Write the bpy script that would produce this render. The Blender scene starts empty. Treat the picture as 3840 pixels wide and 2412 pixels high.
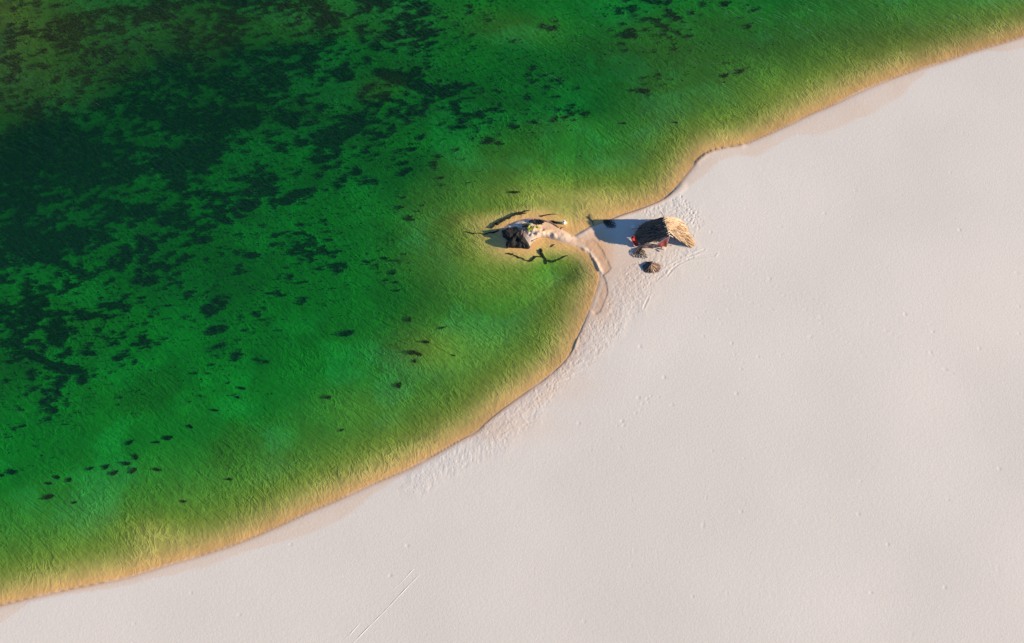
import bpy, math, random
import numpy as np
from mathutils import Vector, Matrix

random.seed(7)
RNG = np.random.default_rng(11)
C = bpy.context.scene.collection
R = math.radians

# ------------------------------------------------------------------ camera, sky, sun
TILT = R(18.0)
FPX = 35.0 / 36.0 * 3840.0
DIST = FPX / 25.0                       # 25 photo pixels to a metre at the middle
CAM = np.array([0.0, -DIST * math.sin(TILT), DIST * math.cos(TILT)])
cam_d = bpy.data.cameras.new('camera')
cam_d.lens = 35.0
cam_d.sensor_width = 36.0
cam_d.clip_start = 1.0
cam_d.clip_end = 12000.0
cam = bpy.data.objects.new('camera', cam_d)
cam.location = CAM
cam.rotation_euler = (TILT, 0, 0)
C.objects.link(cam)
bpy.context.scene.camera = cam

SUN_EL, SUN_AZ = R(18.0), R(-6.0)       # azimuth measured from +X towards +Y
world = bpy.data.worlds.new('World')
bpy.context.scene.world = world
world.use_nodes = True
wn = world.node_tree.nodes
sky = wn.new('ShaderNodeTexSky')
sky.sky_type = 'NISHITA'
sky.sun_disc = False
sky.sun_elevation = SUN_EL
sky.sun_rotation = R(90) - SUN_AZ
sky.air_density = 1.0
sky.dust_density = 0.0
sky.ozone_density = 5.0
world.node_tree.links.new(sky.outputs[0], wn['Background'].inputs[0])
wn['Background'].inputs[1].default_value = 0.075

sun_d = bpy.data.lights.new('sun', 'SUN')
sun_d.energy = 5.0
sun_d.angle = R(0.5)
sun_d.color = (1.0, 0.80, 0.56)
sun = bpy.data.objects.new('sun', sun_d)
C.objects.link(sun)
S = Vector((math.cos(SUN_EL) * math.cos(SUN_AZ), math.cos(SUN_EL) * math.sin(SUN_AZ), math.sin(SUN_EL)))
sun.rotation_euler = S.to_track_quat('Z', 'Y').to_euler()
sun.location = S * 200

vs = bpy.context.scene.view_settings
vs.view_transform = 'Standard'
vs.look = 'None'
vs.exposure = 1.03
vs.gamma = 1.0
vs.use_curve_mapping = False

# ------------------------------------------------------------------ plan coordinates
CA, SA = math.cos(TILT), math.sin(TILT)
def P(px, py, z=0.0):
    """place in metres of a point surveyed on the photograph, at height z"""
    u = (np.asarray(px, float) - 1920.0) / FPX
    v = (1206.0 - np.asarray(py, float)) / FPX
    dy, dz = v * CA + SA, v * SA - CA
    t = (z - CAM[2]) / dz
    return CAM[0] + u * t, CAM[1] + dy * t
def PV(px, py, z=0.0):
    x, y = P(px, py, z)
    return Vector((float(x), float(y), z))
K = 3840.0 / 2408.0
def pl(pts, k=K):
    a = np.array(pts, float) * k
    x, y = P(a[:, 0], a[:, 1])
    return np.stack([x, y], 1)

# ------------------------------------------------------------------ numpy noise
TAB = RNG.random((256, 256))
def vnoise(x, y, s=0):
    xi, yi = np.floor(x).astype(int), np.floor(y).astype(int)
    fx, fy = x - xi, y - yi
    fx, fy = fx * fx * (3 - 2 * fx), fy * fy * (3 - 2 * fy)
    xi += s * 37; yi += s * 91
    a = TAB[xi & 255, yi & 255]; b = TAB[(xi + 1) & 255, yi & 255]
    c = TAB[xi & 255, (yi + 1) & 255]; d = TAB[(xi + 1) & 255, (yi + 1) & 255]
    return (a * (1 - fx) + b * fx) * (1 - fy) + (c * (1 - fx) + d * fx) * fy
def fbm(x, y, oct=4, s=0, gain=0.5):
    r, a, t = 0.0, 1.0, 0.0
    ca, sa = math.cos(0.6), math.sin(0.6)
    for i in range(oct):
        r = r + a * vnoise(x, y, s + i); t += a; a *= gain
        x, y = (x * ca - y * sa) * 2.03 + 5.3, (x * sa + y * ca) * 2.03 + 1.7
    return r / t
def sstep(a, b, x):
    t = np.clip((x - a) / (b - a), 0, 1)
    return t * t * (3 - 2 * t)
def seg_dist(x, y, pts):
    d = np.full(x.shape, 1e9)
    for (ax, ay), (bx, by) in zip(pts[:-1], pts[1:]):
        dx, dy = bx - ax, by - ay
        t = np.clip(((x - ax) * dx + (y - ay) * dy) / (dx * dx + dy * dy + 1e-9), 0, 1)
        d = np.minimum(d, (x - ax - t * dx) ** 2 + (y - ay - t * dy) ** 2)
    return np.sqrt(d)
def inside(x, y, pts):
    r = np.zeros(x.shape, bool)
    n = len(pts)
    for i in range(n):
        (ax, ay), (bx, by) = pts[i], pts[(i + 1) % n]
        c = (ay > y) != (by > y)
        xx = (bx - ax) * (y - ay) / ((by - ay) if abs(by - ay) > 1e-9 else 1e-9) + ax
        r ^= c & (x < xx)
    return r

# ------------------------------------------------------------------ the shore
shore_px = [(-60, 1438), (0, 1422), (100, 1398), (200, 1377), (300, 1357), (330, 1347), (400, 1325), (480, 1303),
    (560, 1277), (640, 1243), (720, 1206), (800, 1172), (880, 1135), (950, 1107), (1020, 1070), (1080, 1035),
    (1115, 1018), (1130, 1006), (1142, 992), (1200, 947), (1260, 906), (1312, 866), (1344, 829), (1353, 800), (1368, 770),
    (1385, 729), (1399, 690), (1409, 655), (1407, 640), (1400, 622), (1388, 603), (1373, 590), (1350, 578),
    (1325, 571), (1300, 563), (1278, 558), (1262, 563), (1250, 574), (1246, 586), (1215, 580), (1195, 574), (1180, 552),
    (1176, 543), (1190, 531), (1210, 521), (1228, 516), (1250, 512), (1275, 514), (1296, 524), (1312, 534), (1332, 546),
    (1347, 556), (1362, 547), (1393, 530), (1415, 523), (1433, 517), (1461, 505), (1502, 492), (1540, 477), (1568, 463),
    (1590, 440), (1612, 412), (1625, 396), (1640, 376), (1665, 357), (1700, 347), (1745, 341), (1790, 322), (1850, 295),
    (1900, 270), (1960, 245), (2020, 215), (2080, 190), (2150, 165), (2220, 143), (2290, 120), (2350, 103),
    (2408, 86), (2500, 60)]
sh = pl(shore_px)
for _ in range(1):                       # one corner-cutting pass
    q = [sh[0]]
    for a, b in zip(sh[:-1], sh[1:]):
        q += [a * .75 + b * .25, a * .25 + b * .75]
    q.append(sh[-1]); sh = np.array(q)
d0 = sh[0] - sh[6]; d1 = sh[-1] - sh[-7]
far0 = sh[0] + d0 / np.linalg.norm(d0) * 4000 + np.array([0, 600.]); far1 = sh[-1] + d1 / np.linalg.norm(d1) * 4000
shore = np.vstack([far0, sh, far1])
land_poly = np.vstack([shore, [[9000, -9000], [-9000, -9000]]])

terrace = pl([(1353, 556), (1375, 562), (1392, 562), (1404, 572), (1418, 590), (1428, 610), (1438, 632), (1430, 642), (1420, 648),
    (1428, 668), (1430, 690), (1422, 712), (1412, 735), (1400, 742), (1386, 729), (1399, 690), (1409, 655), (1405, 637),
    (1388, 603), (1372, 590), (1345, 576), (1335, 568)])
scarp_hi = pl([(2188, 941), (2200, 955), (2222, 978), (2238, 1000), (2246, 1022), (2248, 1034)], 1.0)
scarp_lo = pl([(2150, 1272), (2142, 1300), (2120, 1325), (2080, 1352), (2010, 1400)], 1.0)
scarp_c = pl([(2560, 700), (2540, 720), (2508, 735), (2470, 755), (2400, 783), (2330, 808), (2290, 824)], 1.0)
berm = pl([(2610, 605), (2650, 572), (2690, 553), (2745, 546), (2780, 545)], 1.0)
tracks = [pl(t, 1.0) for t in (
    [(2478, 1040), (2500, 1015), (2530, 990), (2570, 970), (2610, 952), (2640, 938)],
    [(2500, 1038), (2520, 1010), (2548, 990), (2600, 966)],
    [(2560, 979), (2600, 967), (2640, 957), (2685, 952)],
    [(2590, 975), (2640, 964), (2680, 960)],
    [(2430, 1118), (2420, 1140), (2412, 1160)],
    [(2466, 1050), (2484, 1022), (2512, 998)])]
tramp_poly = pl([(1378, 760), (1420, 742), (1436, 690), (1448, 660), (1480, 625), (1520, 600), (1560, 590), (1640, 586), (1650, 600), (1600, 618),
    (1575, 645), (1545, 660), (1530, 690), (1500, 740), (1450, 790), (1400, 850), (1330, 900), (1260, 990), (1180, 1060),
    (1080, 1110), (1000, 1160), (930, 1160), (950, 1125), (1040, 1075), (1145, 1000), (1262, 910), (1345, 835)])
tramp2 = pl([(1500, 500), (1560, 478), (1600, 460), (1622, 480), (1645, 500), (1655, 525), (1630, 560), (1590, 520), (1530, 512)])
shoals = [(-60, -60, 420, 560, .62), (350, 150, 700, 260, .3), (1250, 60, 700, 170, .3), (150, 1180, 260, 200, .12), (1700, 200, 500, 260, .12), (2900, 150, 800, 200, .25), (1765, 825, 100, 50, .4), (1830, 990, 230, 110, .28), (1640, 1270, 190, 110, .42), (1590, 1330, 150, 80, .3), (2190, 750, 170, 90, .55),
    (560, 1985, 130, 70, .42), (1985, 918, 95, 22, .5), (2130, 850, 70, 28, .5), (1970, 1000, 170, 52, -.75), (1960, 775, 170, 32, -.9), (2130, 985, 90, 60, -.5), (3000, 330, 400, 60, .12), (1320, 1500, 160, 80, .25),
    (1980, 110, 180, 65, .25), (1400, 330, 150, 70, .22), (2150, 470, 170, 60, .2)]

# cover of weed on the bed, surveyed on a coarse grid (rows from far to near, columns left to right)
COVER = np.array([
    [5, 6, 7, 7, 6, 6, 6, 3, 1.5, 3, 2, .5, 0, 0, 0, 0],
    [7, 7, 7, 8, 8, 4.5, 6, 6, 3, 0, 0, 0, 0, 0, 0, 0],
    [9, 8.5, 7, 7, 6, 4.5, 1.5, 0, 0, 0, 0, 0, 0, 0, 0, 0],
    [8, 7, 6, 5, 4.5, 3, 0, 0, 0, 0, 0, 0, 0, 0, 0, 0],
    [5, 6, 6, 4, 2, 1, 0, 0, 0, 0, 0, 0, 0, 0, 0, 0],
    [6, 5, 2, 2, 0, 0, 0, 0, 0, 0, 0, 0, 0, 0, 0, 0],
    [2, 0, 0, 0, 0, 0, 0, 0, 0, 0, 0, 0, 0, 0, 0, 0],
    [0] * 16], float) / 10
MATS = [(1325, 445, 60, 34, -.7), (1230, 490, 70, 42, -.2), (1080, 420, 60, 30, 0), (905, 420, 80, 45, 0), (530, 885, 50, 20, .6), (452, 935, 22, 42, 0), (160, 925, 52, 45, 0),
    (60, 880, 80, 60, 0), (230, 1370, 75, 22, .1), (120, 1330, 110, 16, .45), (768, 1140, 34, 26, 0), (800, 1218, 52, 18, -.2), (655, 670, 40, 30, 0), (520, 770, 60, 30, 0),
    (920, 745, 45, 20, -.2), (1560, 105, 45, 14, -.1), (1500, 275, 120, 30, .3), (700, 560, 130, 60, -.3), (200, 520, 200, 90, .2), (1515, 625, 40, 12, -.4),
    (930, 935, 28, 12, 0), (820, 800, 45, 14, .3), (1120, 700, 60, 18, -.2), (1060, 730, 40, 16, 0), (200, 1230, 40, 60, .2)]

def px_of(x, y):
    """inverse of P on the ground plane"""
    vx, vy, vz = x - CAM[0], y - CAM[1], -CAM[2]
    depth = vy * SA - vz * CA
    return 1920 + FPX * vx / depth, 1206 - FPX * (vy * CA + vz * SA) / depth

def weed_cover(x, y, d):
    qx, qy = px_of(x, y)
    qx, qy = qx / K, qy / K
    gx = np.clip((qx - 75) / 150, 0, 14.999); gy = np.clip((qy - 75) / 150, 0, 6.999)
    gi, gj = gy.astype(int), gx.astype(int); fy, fx = gy - gi, gx - gj
    c = (COVER[gi, gj] * (1 - fx) + COVER[gi, gj + 1] * fx) * (1 - fy) + (COVER[gi + 1, gj] * (1 - fx) + COVER[gi + 1, gj + 1] * fx) * fy
    base = c.copy()
    mats = np.zeros_like(c)
    wob = (fbm(x * .5, y * .5, 4, 3) - .5) * 1.5
    for mx, my, rx, ry, a in MATS:
        ux, uy = qx * K - mx, qy * K - my
        ca, sa = math.cos(a), math.sin(a)
        e = ((ux * ca + uy * sa) / rx) ** 2 + ((-ux * sa + uy * ca) / ry) ** 2
        mats = np.maximum(mats, sstep(1.25, .55, e + wob))
    u, v = x * .9 + y * .25, y * 1.5 - x * .35
    n = .44 * fbm(u * .2, v * .2, 4, 5) + .56 * fbm(u * .9, v * .9, 4, 9)
    th = .69 - .31 * c
    w = sstep(th - .04, th + .10, n) * (c > .015)
    w = np.maximum(w, mats)
    return w * (d > 3), base

X0, X1, Y0, Y1 = -84.0, 84.0, -52.0, 62.0
def axis(lo, hi, f0, f1, fine, mid):
    a = list(np.arange(lo, f0, mid)) + list(np.arange(f0, f1, fine)) + list(np.arange(f1, hi, mid))
    left, right, s = [], [], mid
    x = a[0]
    while x > -4500: s *= 1.5; x -= s; left.append(x)
    x, s = a[-1], mid
    while x < 4500: s *= 1.5; x += s; right.append(x)
    return np.array(left[::-1] + a + right)

def field(x, y, detail=True):
    """terrain height, signed shore distance (positive on land) and helpers"""
    d = seg_dist(x, y, shore)
    land = inside(x, y, land_poly)
    wob = (fbm(x * .6, y * .6, 3, 21) - .5) * .35
    sd = np.where(land, d, -d) + wob * np.clip(d, 0, 1)
    dw = np.maximum(-sd, 0)
    depth = 2.5 * (1 - np.exp(-(dw / 14.5) ** 1.25)) + 1.1 * (fbm(x * .045, y * .06, 3, 31) - .52) * np.clip((dw - 6) / 14, 0, 1)
    qx, qy = px_of(x, y)
    for (mx, my, rx, ry, a) in shoals:
        g = np.exp(-(((qx - mx) / rx) ** 2 + ((qy - my) / ry) ** 2))
        depth = depth * (1 - a * g)
    dl = np.maximum(sd, 0)
    z = .10 * (1 - np.exp(-dl / .35)) + .10 * (1 - np.exp(-dl / 6.0)) + .004 * np.minimum(dl, 120)
    z = z + .42 * (fbm(x * .035, y * .05, 2, 41) - .5) * np.clip(dl / 12, 0, 1)
    hi = sstep(.8, .0, seg_dist(x, y, scarp_hi)) * .17 * sstep(.35, .5, fbm(x * 1.1, y * 1.1, 2, 141)) + sstep(1.0, .0, seg_dist(x, y, scarp_lo)) * .13 + sstep(1.0, 0, seg_dist(x, y, scarp_c)) * .07
    z = z + hi * sstep(.0, .22, sd)
    if detail:
        tr = inside(x, y, terrace)
        dt = seg_dist(x, y, np.vstack([terrace, terrace[:1]]))
        z = z - (.02 + .05 * fbm(x * .8, y * .8, 3, 145)) * np.where(tr, sstep(0, .14, dt), 0) + np.where(tr, .05 * (fbm(x * 1.6, y * 1.6, 3, 147) - .5), 0)
        tm = np.where(inside(x, y, tramp_poly) | inside(x, y, tramp2), 1.0, 0.0)
        z = z + tm * .05 * (fbm(x * 2.6, y * 2.6, 2, 151) - .5)
        z = z + .10 * np.exp(-(seg_dist(x, y, berm) / .5) ** 2)
        for (mx, my, rx, ry, h) in ((1990, 868, 34, 26, .65), (2035, 880, 50, 20, .45), (2095, 892, 50, 14, .28), (1955, 838, 60, 16, .16), (2190, 870, 30, 22, .1)):
            g = np.exp(-(((qx - mx) / rx) ** 2 + ((qy - my) / ry) ** 2))
            z = z + h * g * sstep(-.1, .5, sd) * (.5 + 1.0 * fbm(x * 1.7, y * 1.7, 4, 51))
        for t in tracks:
            dd = seg_dist(x, y, t)
            z = z - .03 * np.exp(-(dd / .10) ** 2) + .022 * np.exp(-((dd - .24) / .09) ** 2)
    z = np.where(sd > 0, z, -depth)
    return z, sd, depth

def flow(x, y, dw):
    """crest-following coordinates: waves turn towards the shore"""
    bend = 4.6 * np.exp(-dw / 7.0)
    v = .56 * x + .83 * y + bend
    u = -.83 * x + .56 * y
    wob = (fbm(x * .10, y * .10, 3, 61) - .5) * 1.6
    return u, v + wob

# ------------------------------------------------------------------ helpers for objects
def tag(o, label=None, cat=None, group=None, kind=None):
    for k_, v_ in (('label', label), ('category', cat), ('group', group), ('kind', kind)):
        if v_: o[k_] = v_
    return o
def empty(name, loc, rz=0.0):
    o = bpy.data.objects.new(name, None)
    o.empty_display_size = .3
    o.location = loc; o.rotation_euler = (0, 0, rz)
    C.objects.link(o)
    return o
def mesh_obj(name, verts, faces, mat, parent=None, smooth=False):
    me = bpy.data.meshes.new(name)
    me.from_pydata([tuple(v) for v in verts], [], faces)
    me.materials.append(mat)
    if smooth: me.polygons.foreach_set('use_smooth', [True] * len(me.polygons))
    me.update()
    o = bpy.data.objects.new(name, me)
    C.objects.link(o)
    if parent: o.parent = parent
    return o
def inst(name, me, mtx, parent):
    o = bpy.data.objects.new(name, me)
    C.objects.link(o); o.parent = parent; o.matrix_local = mtx
    return o
class MB:
    def __init__(s): s.v, s.f = [], []
    def add(s, v, f):
        n = len(s.v); s.v += [Vector(p) for p in v]; s.f += [tuple(i + n for i in q) for q in f]
        return s
    def tube(s, pts, rad, n=6, jit=0.0):
        pts = [Vector(p) for p in pts]
        if not hasattr(rad, '__len__'): rad = [rad] * len(pts)
        rings = []
        for i, p in enumerate(pts):
            t = (pts[min(i + 1, len(pts) - 1)] - pts[max(i - 1, 0)]).normalized()
            a = t.cross(Vector((0, 0, 1)) if abs(t.z) < .9 else Vector((1, 0, 0))).normalized(); b = t.cross(a)
            rings.append([p + (a * math.cos(2 * math.pi * k / n) + b * math.sin(2 * math.pi * k / n)) * rad[i] * (1 + random.uniform(-jit, jit)) for k in range(n)])
        v = [q for r in rings for q in r]; f = []
        for i in range(len(rings) - 1):
            for k in range(n):
                f.append((i * n + k, i * n + (k + 1) % n, (i + 1) * n + (k + 1) % n, (i + 1) * n + k))
        f.append(tuple(range(n))[::-1]); m = (len(rings) - 1) * n; f.append(tuple(m + k for k in range(n)))
        return s.add(v, f)
    def box(s, c, e, m=None, taper=1.0):
        v = []
        for z in (-1, 1):
            for x, y in ((-1, -1), (1, -1), (1, 1), (-1, 1)):
                k = taper if z > 0 else 1
                p = Vector((x * e[0] / 2 * k, y * e[1] / 2 * k, z * e[2] / 2))
                v.append((m @ p if m else p) + Vector(c))
        return s.add(v, [(3, 2, 1, 0), (4, 5, 6, 7), (0, 1, 5, 4), (1, 2, 6, 5), (2, 3, 7, 6), (3, 0, 4, 7)])
    def build(s, name, mat, parent=None, smooth=False): return mesh_obj(name, s.v, s.f, mat, parent, smooth)

# ------------------------------------------------------------------ materials
class NT:
    def __init__(s, name):
        s.m = bpy.data.materials.new(name); s.m.use_nodes = True
        s.t = s.m.node_tree; s.t.nodes.clear()
        s.out = s.t.nodes.new('ShaderNodeOutputMaterial')
    def n(s, typ, inputs=None, **kw):
        nd = s.t.nodes.new(typ)
        for k, v in kw.items(): setattr(nd, k, v)
        for k, v in (inputs or {}).items():
            if hasattr(v, 'links') or isinstance(v, bpy.types.NodeSocket): s.t.links.new(v, nd.inputs[k])
            else: nd.inputs[k].default_value = v
        return nd
    def math(s, op, a, b=0.0, c=0.0, clamp=False):
        nd = s.n('ShaderNodeMath', operation=op, use_clamp=clamp)
        for i, v in enumerate((a, b, c)):
            if isinstance(v, bpy.types.NodeSocket): s.t.links.new(v, nd.inputs[i])
            else: nd.inputs[i].default_value = v
        return nd.outputs[0]
    def mix(s, f, a, b, blend='MIX'):
        nd = s.n('ShaderNodeMix', data_type='RGBA', blend_type=blend)
        for k, v in ((0, f), (6, a), (7, b)):
            if isinstance(v, bpy.types.NodeSocket): s.t.links.new(v, nd.inputs[k])
            else: nd.inputs[k].default_value = v if k == 0 else (*v, 1.0)
        return nd.outputs[2]
    def link(s, a, b): s.t.links.new(a, b)

def simple(name, col, rough=.85, var=.25, scale=6.0, bump=.3, spec=.2, aniso=None):
    t = NT(name)
    co = t.n('ShaderNodeTexCoord').outputs['Object']
    if aniso: co = t.n('ShaderNodeMapping', {'Vector': co, 'Scale': aniso}).outputs[0]
    nz = t.n('ShaderNodeTexNoise', {'Vector': co, 'Scale': scale, 'Detail': 6.0, 'Roughness': .65})
    rnd = t.n('ShaderNodeObjectInfo').outputs['Random']
    k = t.math('ADD', t.math('MULTIPLY', nz.outputs[0], 2 * var), t.math('MULTIPLY', rnd, var))
    k = t.math('ADD', k, 1 - 1.5 * var)
    c = t.n('ShaderNodeVectorMath', {0: (*col,), 3: k}, operation='SCALE')
    b = t.n('ShaderNodeBump', {'Strength': bump, 'Distance': .03, 'Height': nz.outputs[0]})
    p = t.n('ShaderNodeBsdfPrincipled', {'Base Color': c.outputs[0], 'Roughness': rough, 'Specular IOR Level': spec, 'Normal': b.outputs[0]})
    t.link(p.outputs[0], t.out.inputs[0])
    return t.m

def sand_material():
    t = NT('sand')
    alb = t.n('ShaderNodeAttribute', attribute_name='albedo').outputs['Color']
    wet = t.n('ShaderNodeAttribute', attribute_name='wet').outputs['Fac']
    uw = t.n('ShaderNodeAttribute', attribute_name='underwater').outputs['Fac']
    fl = t.n('ShaderNodeAttribute', attribute_name='flow').outputs['Vector']
    geo = t.n('ShaderNodeNewGeometry').outputs['Position']
    # colour grain
    g1 = t.n('ShaderNodeTexNoise', {'Vector': geo, 'Scale': 2.4, 'Detail': 8.0, 'Roughness': .7}).outputs[0]
    g2 = t.n('ShaderNodeTexNoise', {'Vector': geo, 'Scale': .07, 'Detail': 4.0}).outputs[0]
    k = t.math('ADD', t.math('MULTIPLY', g1, .10), t.math('MULTIPLY', g2, .09))
    k = t.math('ADD', k, .905)
    col = t.n('ShaderNodeVectorMath', {0: alb, 3: k}, operation='SCALE').outputs[0]
    # dry sand relief: soft wind texture and rare dents
    r1 = t.n('ShaderNodeTexNoise', {'Vector': geo, 'Scale': 3.2, 'Detail': 7.0, 'Roughness': .62}).outputs[0]
    wv = t.n('ShaderNodeMapping', {'Vector': geo, 'Rotation': (0, 0, R(35)), 'Scale': (.7, 3.2, 1)}).outputs[0]
    r2 = t.n('ShaderNodeTexNoise', {'Vector': wv, 'Scale': .9, 'Detail': 3.0}).outputs[0]
    vo = t.n('ShaderNodeTexVoronoi', {'Vector': geo, 'Scale': .30, 'Randomness': 1.0}, feature='F1')
    dent = t.math('SUBTRACT', 1.0, t.math('DIVIDE', vo.outputs['Distance'], .11), clamp=True)
    sel = t.n('ShaderNodeSeparateColor', {0: vo.outputs['Color']}).outputs[0]
    area = t.n('ShaderNodeTexNoise', {'Vector': geo, 'Scale': .06, 'Detail': 2.0}).outputs[0]
    dent = t.math('MULTIPLY', dent, t.math('GREATER_THAN', t.math('ADD', sel, area), 1.05))
    dent = t.math('MULTIPLY', dent, -.03)
    dry = t.math('ADD', t.math('MULTIPLY', r1, .022), t.math('MULTIPLY', r2, .012))
    dry = t.math('ADD', dry, dent)
    tr_ = t.n('ShaderNodeAttribute', attribute_name='tramp').outputs['Fac']
    v2 = t.n('ShaderNodeTexVoronoi', {'Vector': geo, 'Scale': 2.3, 'Randomness': 1.0}, feature='F1').outputs['Distance']
    v2 = t.math('SMOOTH_MIN', v2, .42, .2)
    t3 = t.n('ShaderNodeTexNoise', {'Vector': geo, 'Scale': 4.5, 'Detail': 4.0, 'Roughness': .6}).outputs[0]
    tt = t.math('ADD', t.math('MULTIPLY', v2, .10), t.math('MULTIPLY', t3, .075))
    dry = t.math('ADD', dry, t.math('MULTIPLY', tt, t.math('MULTIPLY', tr_, .42)))
    # sand ripples on the bed
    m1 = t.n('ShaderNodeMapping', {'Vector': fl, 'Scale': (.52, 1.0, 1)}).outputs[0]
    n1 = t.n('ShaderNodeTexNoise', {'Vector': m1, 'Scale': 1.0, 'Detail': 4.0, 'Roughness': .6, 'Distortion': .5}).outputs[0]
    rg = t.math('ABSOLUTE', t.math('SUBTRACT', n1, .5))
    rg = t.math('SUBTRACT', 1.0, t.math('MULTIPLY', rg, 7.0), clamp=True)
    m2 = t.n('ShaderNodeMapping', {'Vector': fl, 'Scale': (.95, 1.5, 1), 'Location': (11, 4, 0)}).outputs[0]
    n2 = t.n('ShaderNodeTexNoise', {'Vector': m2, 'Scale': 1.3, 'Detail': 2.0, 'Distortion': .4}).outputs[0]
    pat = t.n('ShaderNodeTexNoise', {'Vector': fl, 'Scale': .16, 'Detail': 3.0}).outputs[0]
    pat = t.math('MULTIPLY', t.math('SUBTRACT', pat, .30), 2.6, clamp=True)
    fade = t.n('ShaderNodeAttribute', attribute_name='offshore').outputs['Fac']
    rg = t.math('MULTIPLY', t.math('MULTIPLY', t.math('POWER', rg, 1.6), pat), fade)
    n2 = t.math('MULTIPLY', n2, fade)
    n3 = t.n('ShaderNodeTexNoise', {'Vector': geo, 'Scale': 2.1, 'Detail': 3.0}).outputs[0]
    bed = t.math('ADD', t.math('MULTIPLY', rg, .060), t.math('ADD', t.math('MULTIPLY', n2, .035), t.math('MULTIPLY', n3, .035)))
    crest_glint = t.math('MULTIPLY', uw, t.math('ADD', t.math('MULTIPLY', rg, .50), t.math('SUBTRACT', t.math('MULTIPLY', n2, .35), t.math('MULTIPLY', fade, .23))))  # caustic glints painted into the bed colour: ripple crests lighter, troughs darker
    col = t.n('ShaderNodeVectorMath', {0: col, 3: t.math('ADD', 1.0, crest_glint)}, operation='SCALE').outputs[0]
    hgt = t.math('ADD', t.math('MULTIPLY', dry, t.math('SUBTRACT', 1.0, uw)), t.math('MULTIPLY', bed, uw))
    b = t.n('ShaderNodeBump', {'Strength': 1.0, 'Distance': 1.0, 'Height': hgt})
    rough = t.math('SUBTRACT', .95, t.math('MULTIPLY', wet, .35))
    p = t.n('ShaderNodeBsdfPrincipled', {'Base Color': col, 'Roughness': rough, 'Specular IOR Level': .15, 'Normal': b.outputs[0]})
    t.link(p.outputs[0], t.out.inputs[0])
    return t.m

KR, KG, KB = .88, .10, .66             # absorption per metre of depth, one pass
def water_material():
    t = NT('water')
    dep = t.n('ShaderNodeAttribute', attribute_name='depth').outputs['Fac']
    fl = t.n('ShaderNodeAttribute', attribute_name='flow').outputs['Vector']
    ch = []
    for k in (KR, KG, KB):
        ch.append(t.math('POWER', 2.71828, t.math('MULTIPLY', dep, -k * 1.2)))
    tint = t.n('ShaderNodeCombineColor', {0: ch[0], 1: ch[1], 2: ch[2]}).outputs[0]
    # wavelets
    m1 = t.n('ShaderNodeMapping', {'Vector': fl, 'Scale': (.26, 1.15, 1)}).outputs[0]
    n1 = t.n('ShaderNodeTexNoise', {'Vector': m1, 'Scale': .95, 'Detail': 3.0, 'Roughness': .5, 'Distortion': .7}).outputs[0]
    rg = t.math('ABSOLUTE', t.math('SUBTRACT', n1, .5))
    rg = t.math('SUBTRACT', 1.0, t.math('MULTIPLY', rg, 7.0), clamp=True)
    m2 = t.n('ShaderNodeMapping', {'Vector': fl, 'Scale': (.9, 2.4, 1)}).outputs[0]
    n2 = t.n('ShaderNodeTexNoise', {'Vector': m2, 'Scale': 1.2, 'Detail': 4.0}).outputs[0]
    big = t.n('ShaderNodeTexNoise', {'Vector': fl, 'Scale': .07, 'Detail': 2.0}).outputs[0]
    amp = t.math('ADD', t.math('MULTIPLY', big, 1.6), .1)
    h = t.math('MULTIPLY', t.math('ADD', t.math('MULTIPLY', rg, .07), t.math('MULTIPLY', n2, .07)), amp)
    shal = t.math('MULTIPLY', dep, 1.6, clamp=True)
    h = t.math('MULTIPLY', h, t.math('ADD', .15, t.math('MULTIPLY', shal, .85)))
    b = t.n('ShaderNodeBump', {'Strength': 1.0, 'Distance': 1.0, 'Height': h}).outputs[0]
    tr = t.n('ShaderNodeBsdfTransparent', {'Color': tint})
    scol = t.mix(t.math('MULTIPLY', dep, .55, clamp=True), (.42, .40, .12), (.010, .12, .06))
    df = t.n('ShaderNodeBsdfDiffuse', {'Color': scol, 'Normal': b})
    sf = t.math('SUBTRACT', 1.0, t.math('POWER', 2.71828, t.math('MULTIPLY', dep, -.07)))
    mx = t.n('ShaderNodeMixShader', {0: sf, 1: tr.outputs[0], 2: df.outputs[0]})
    gl = t.n('ShaderNodeBsdfGlossy', {'Color': (1, 1, 1, 1), 'Roughness': .28, 'Normal': b})
    inc = t.n('ShaderNodeNewGeometry').outputs['Incoming']
    dt = t.n('ShaderNodeVectorMath', {0: inc, 1: b}, operation='DOT_PRODUCT').outputs['Value']
    fr = t.math('ADD', .02, t.math('MULTIPLY', .98, t.math('POWER', t.math('SUBTRACT', 1.0, t.math('ABSOLUTE', dt), clamp=True), 5.0)))
    mx2 = t.n('ShaderNodeMixShader', {0: fr, 1: mx.outputs[0], 2: gl.outputs[0]})
    t.link(mx2.outputs[0], t.out.inputs[0])
    return t.m

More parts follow.
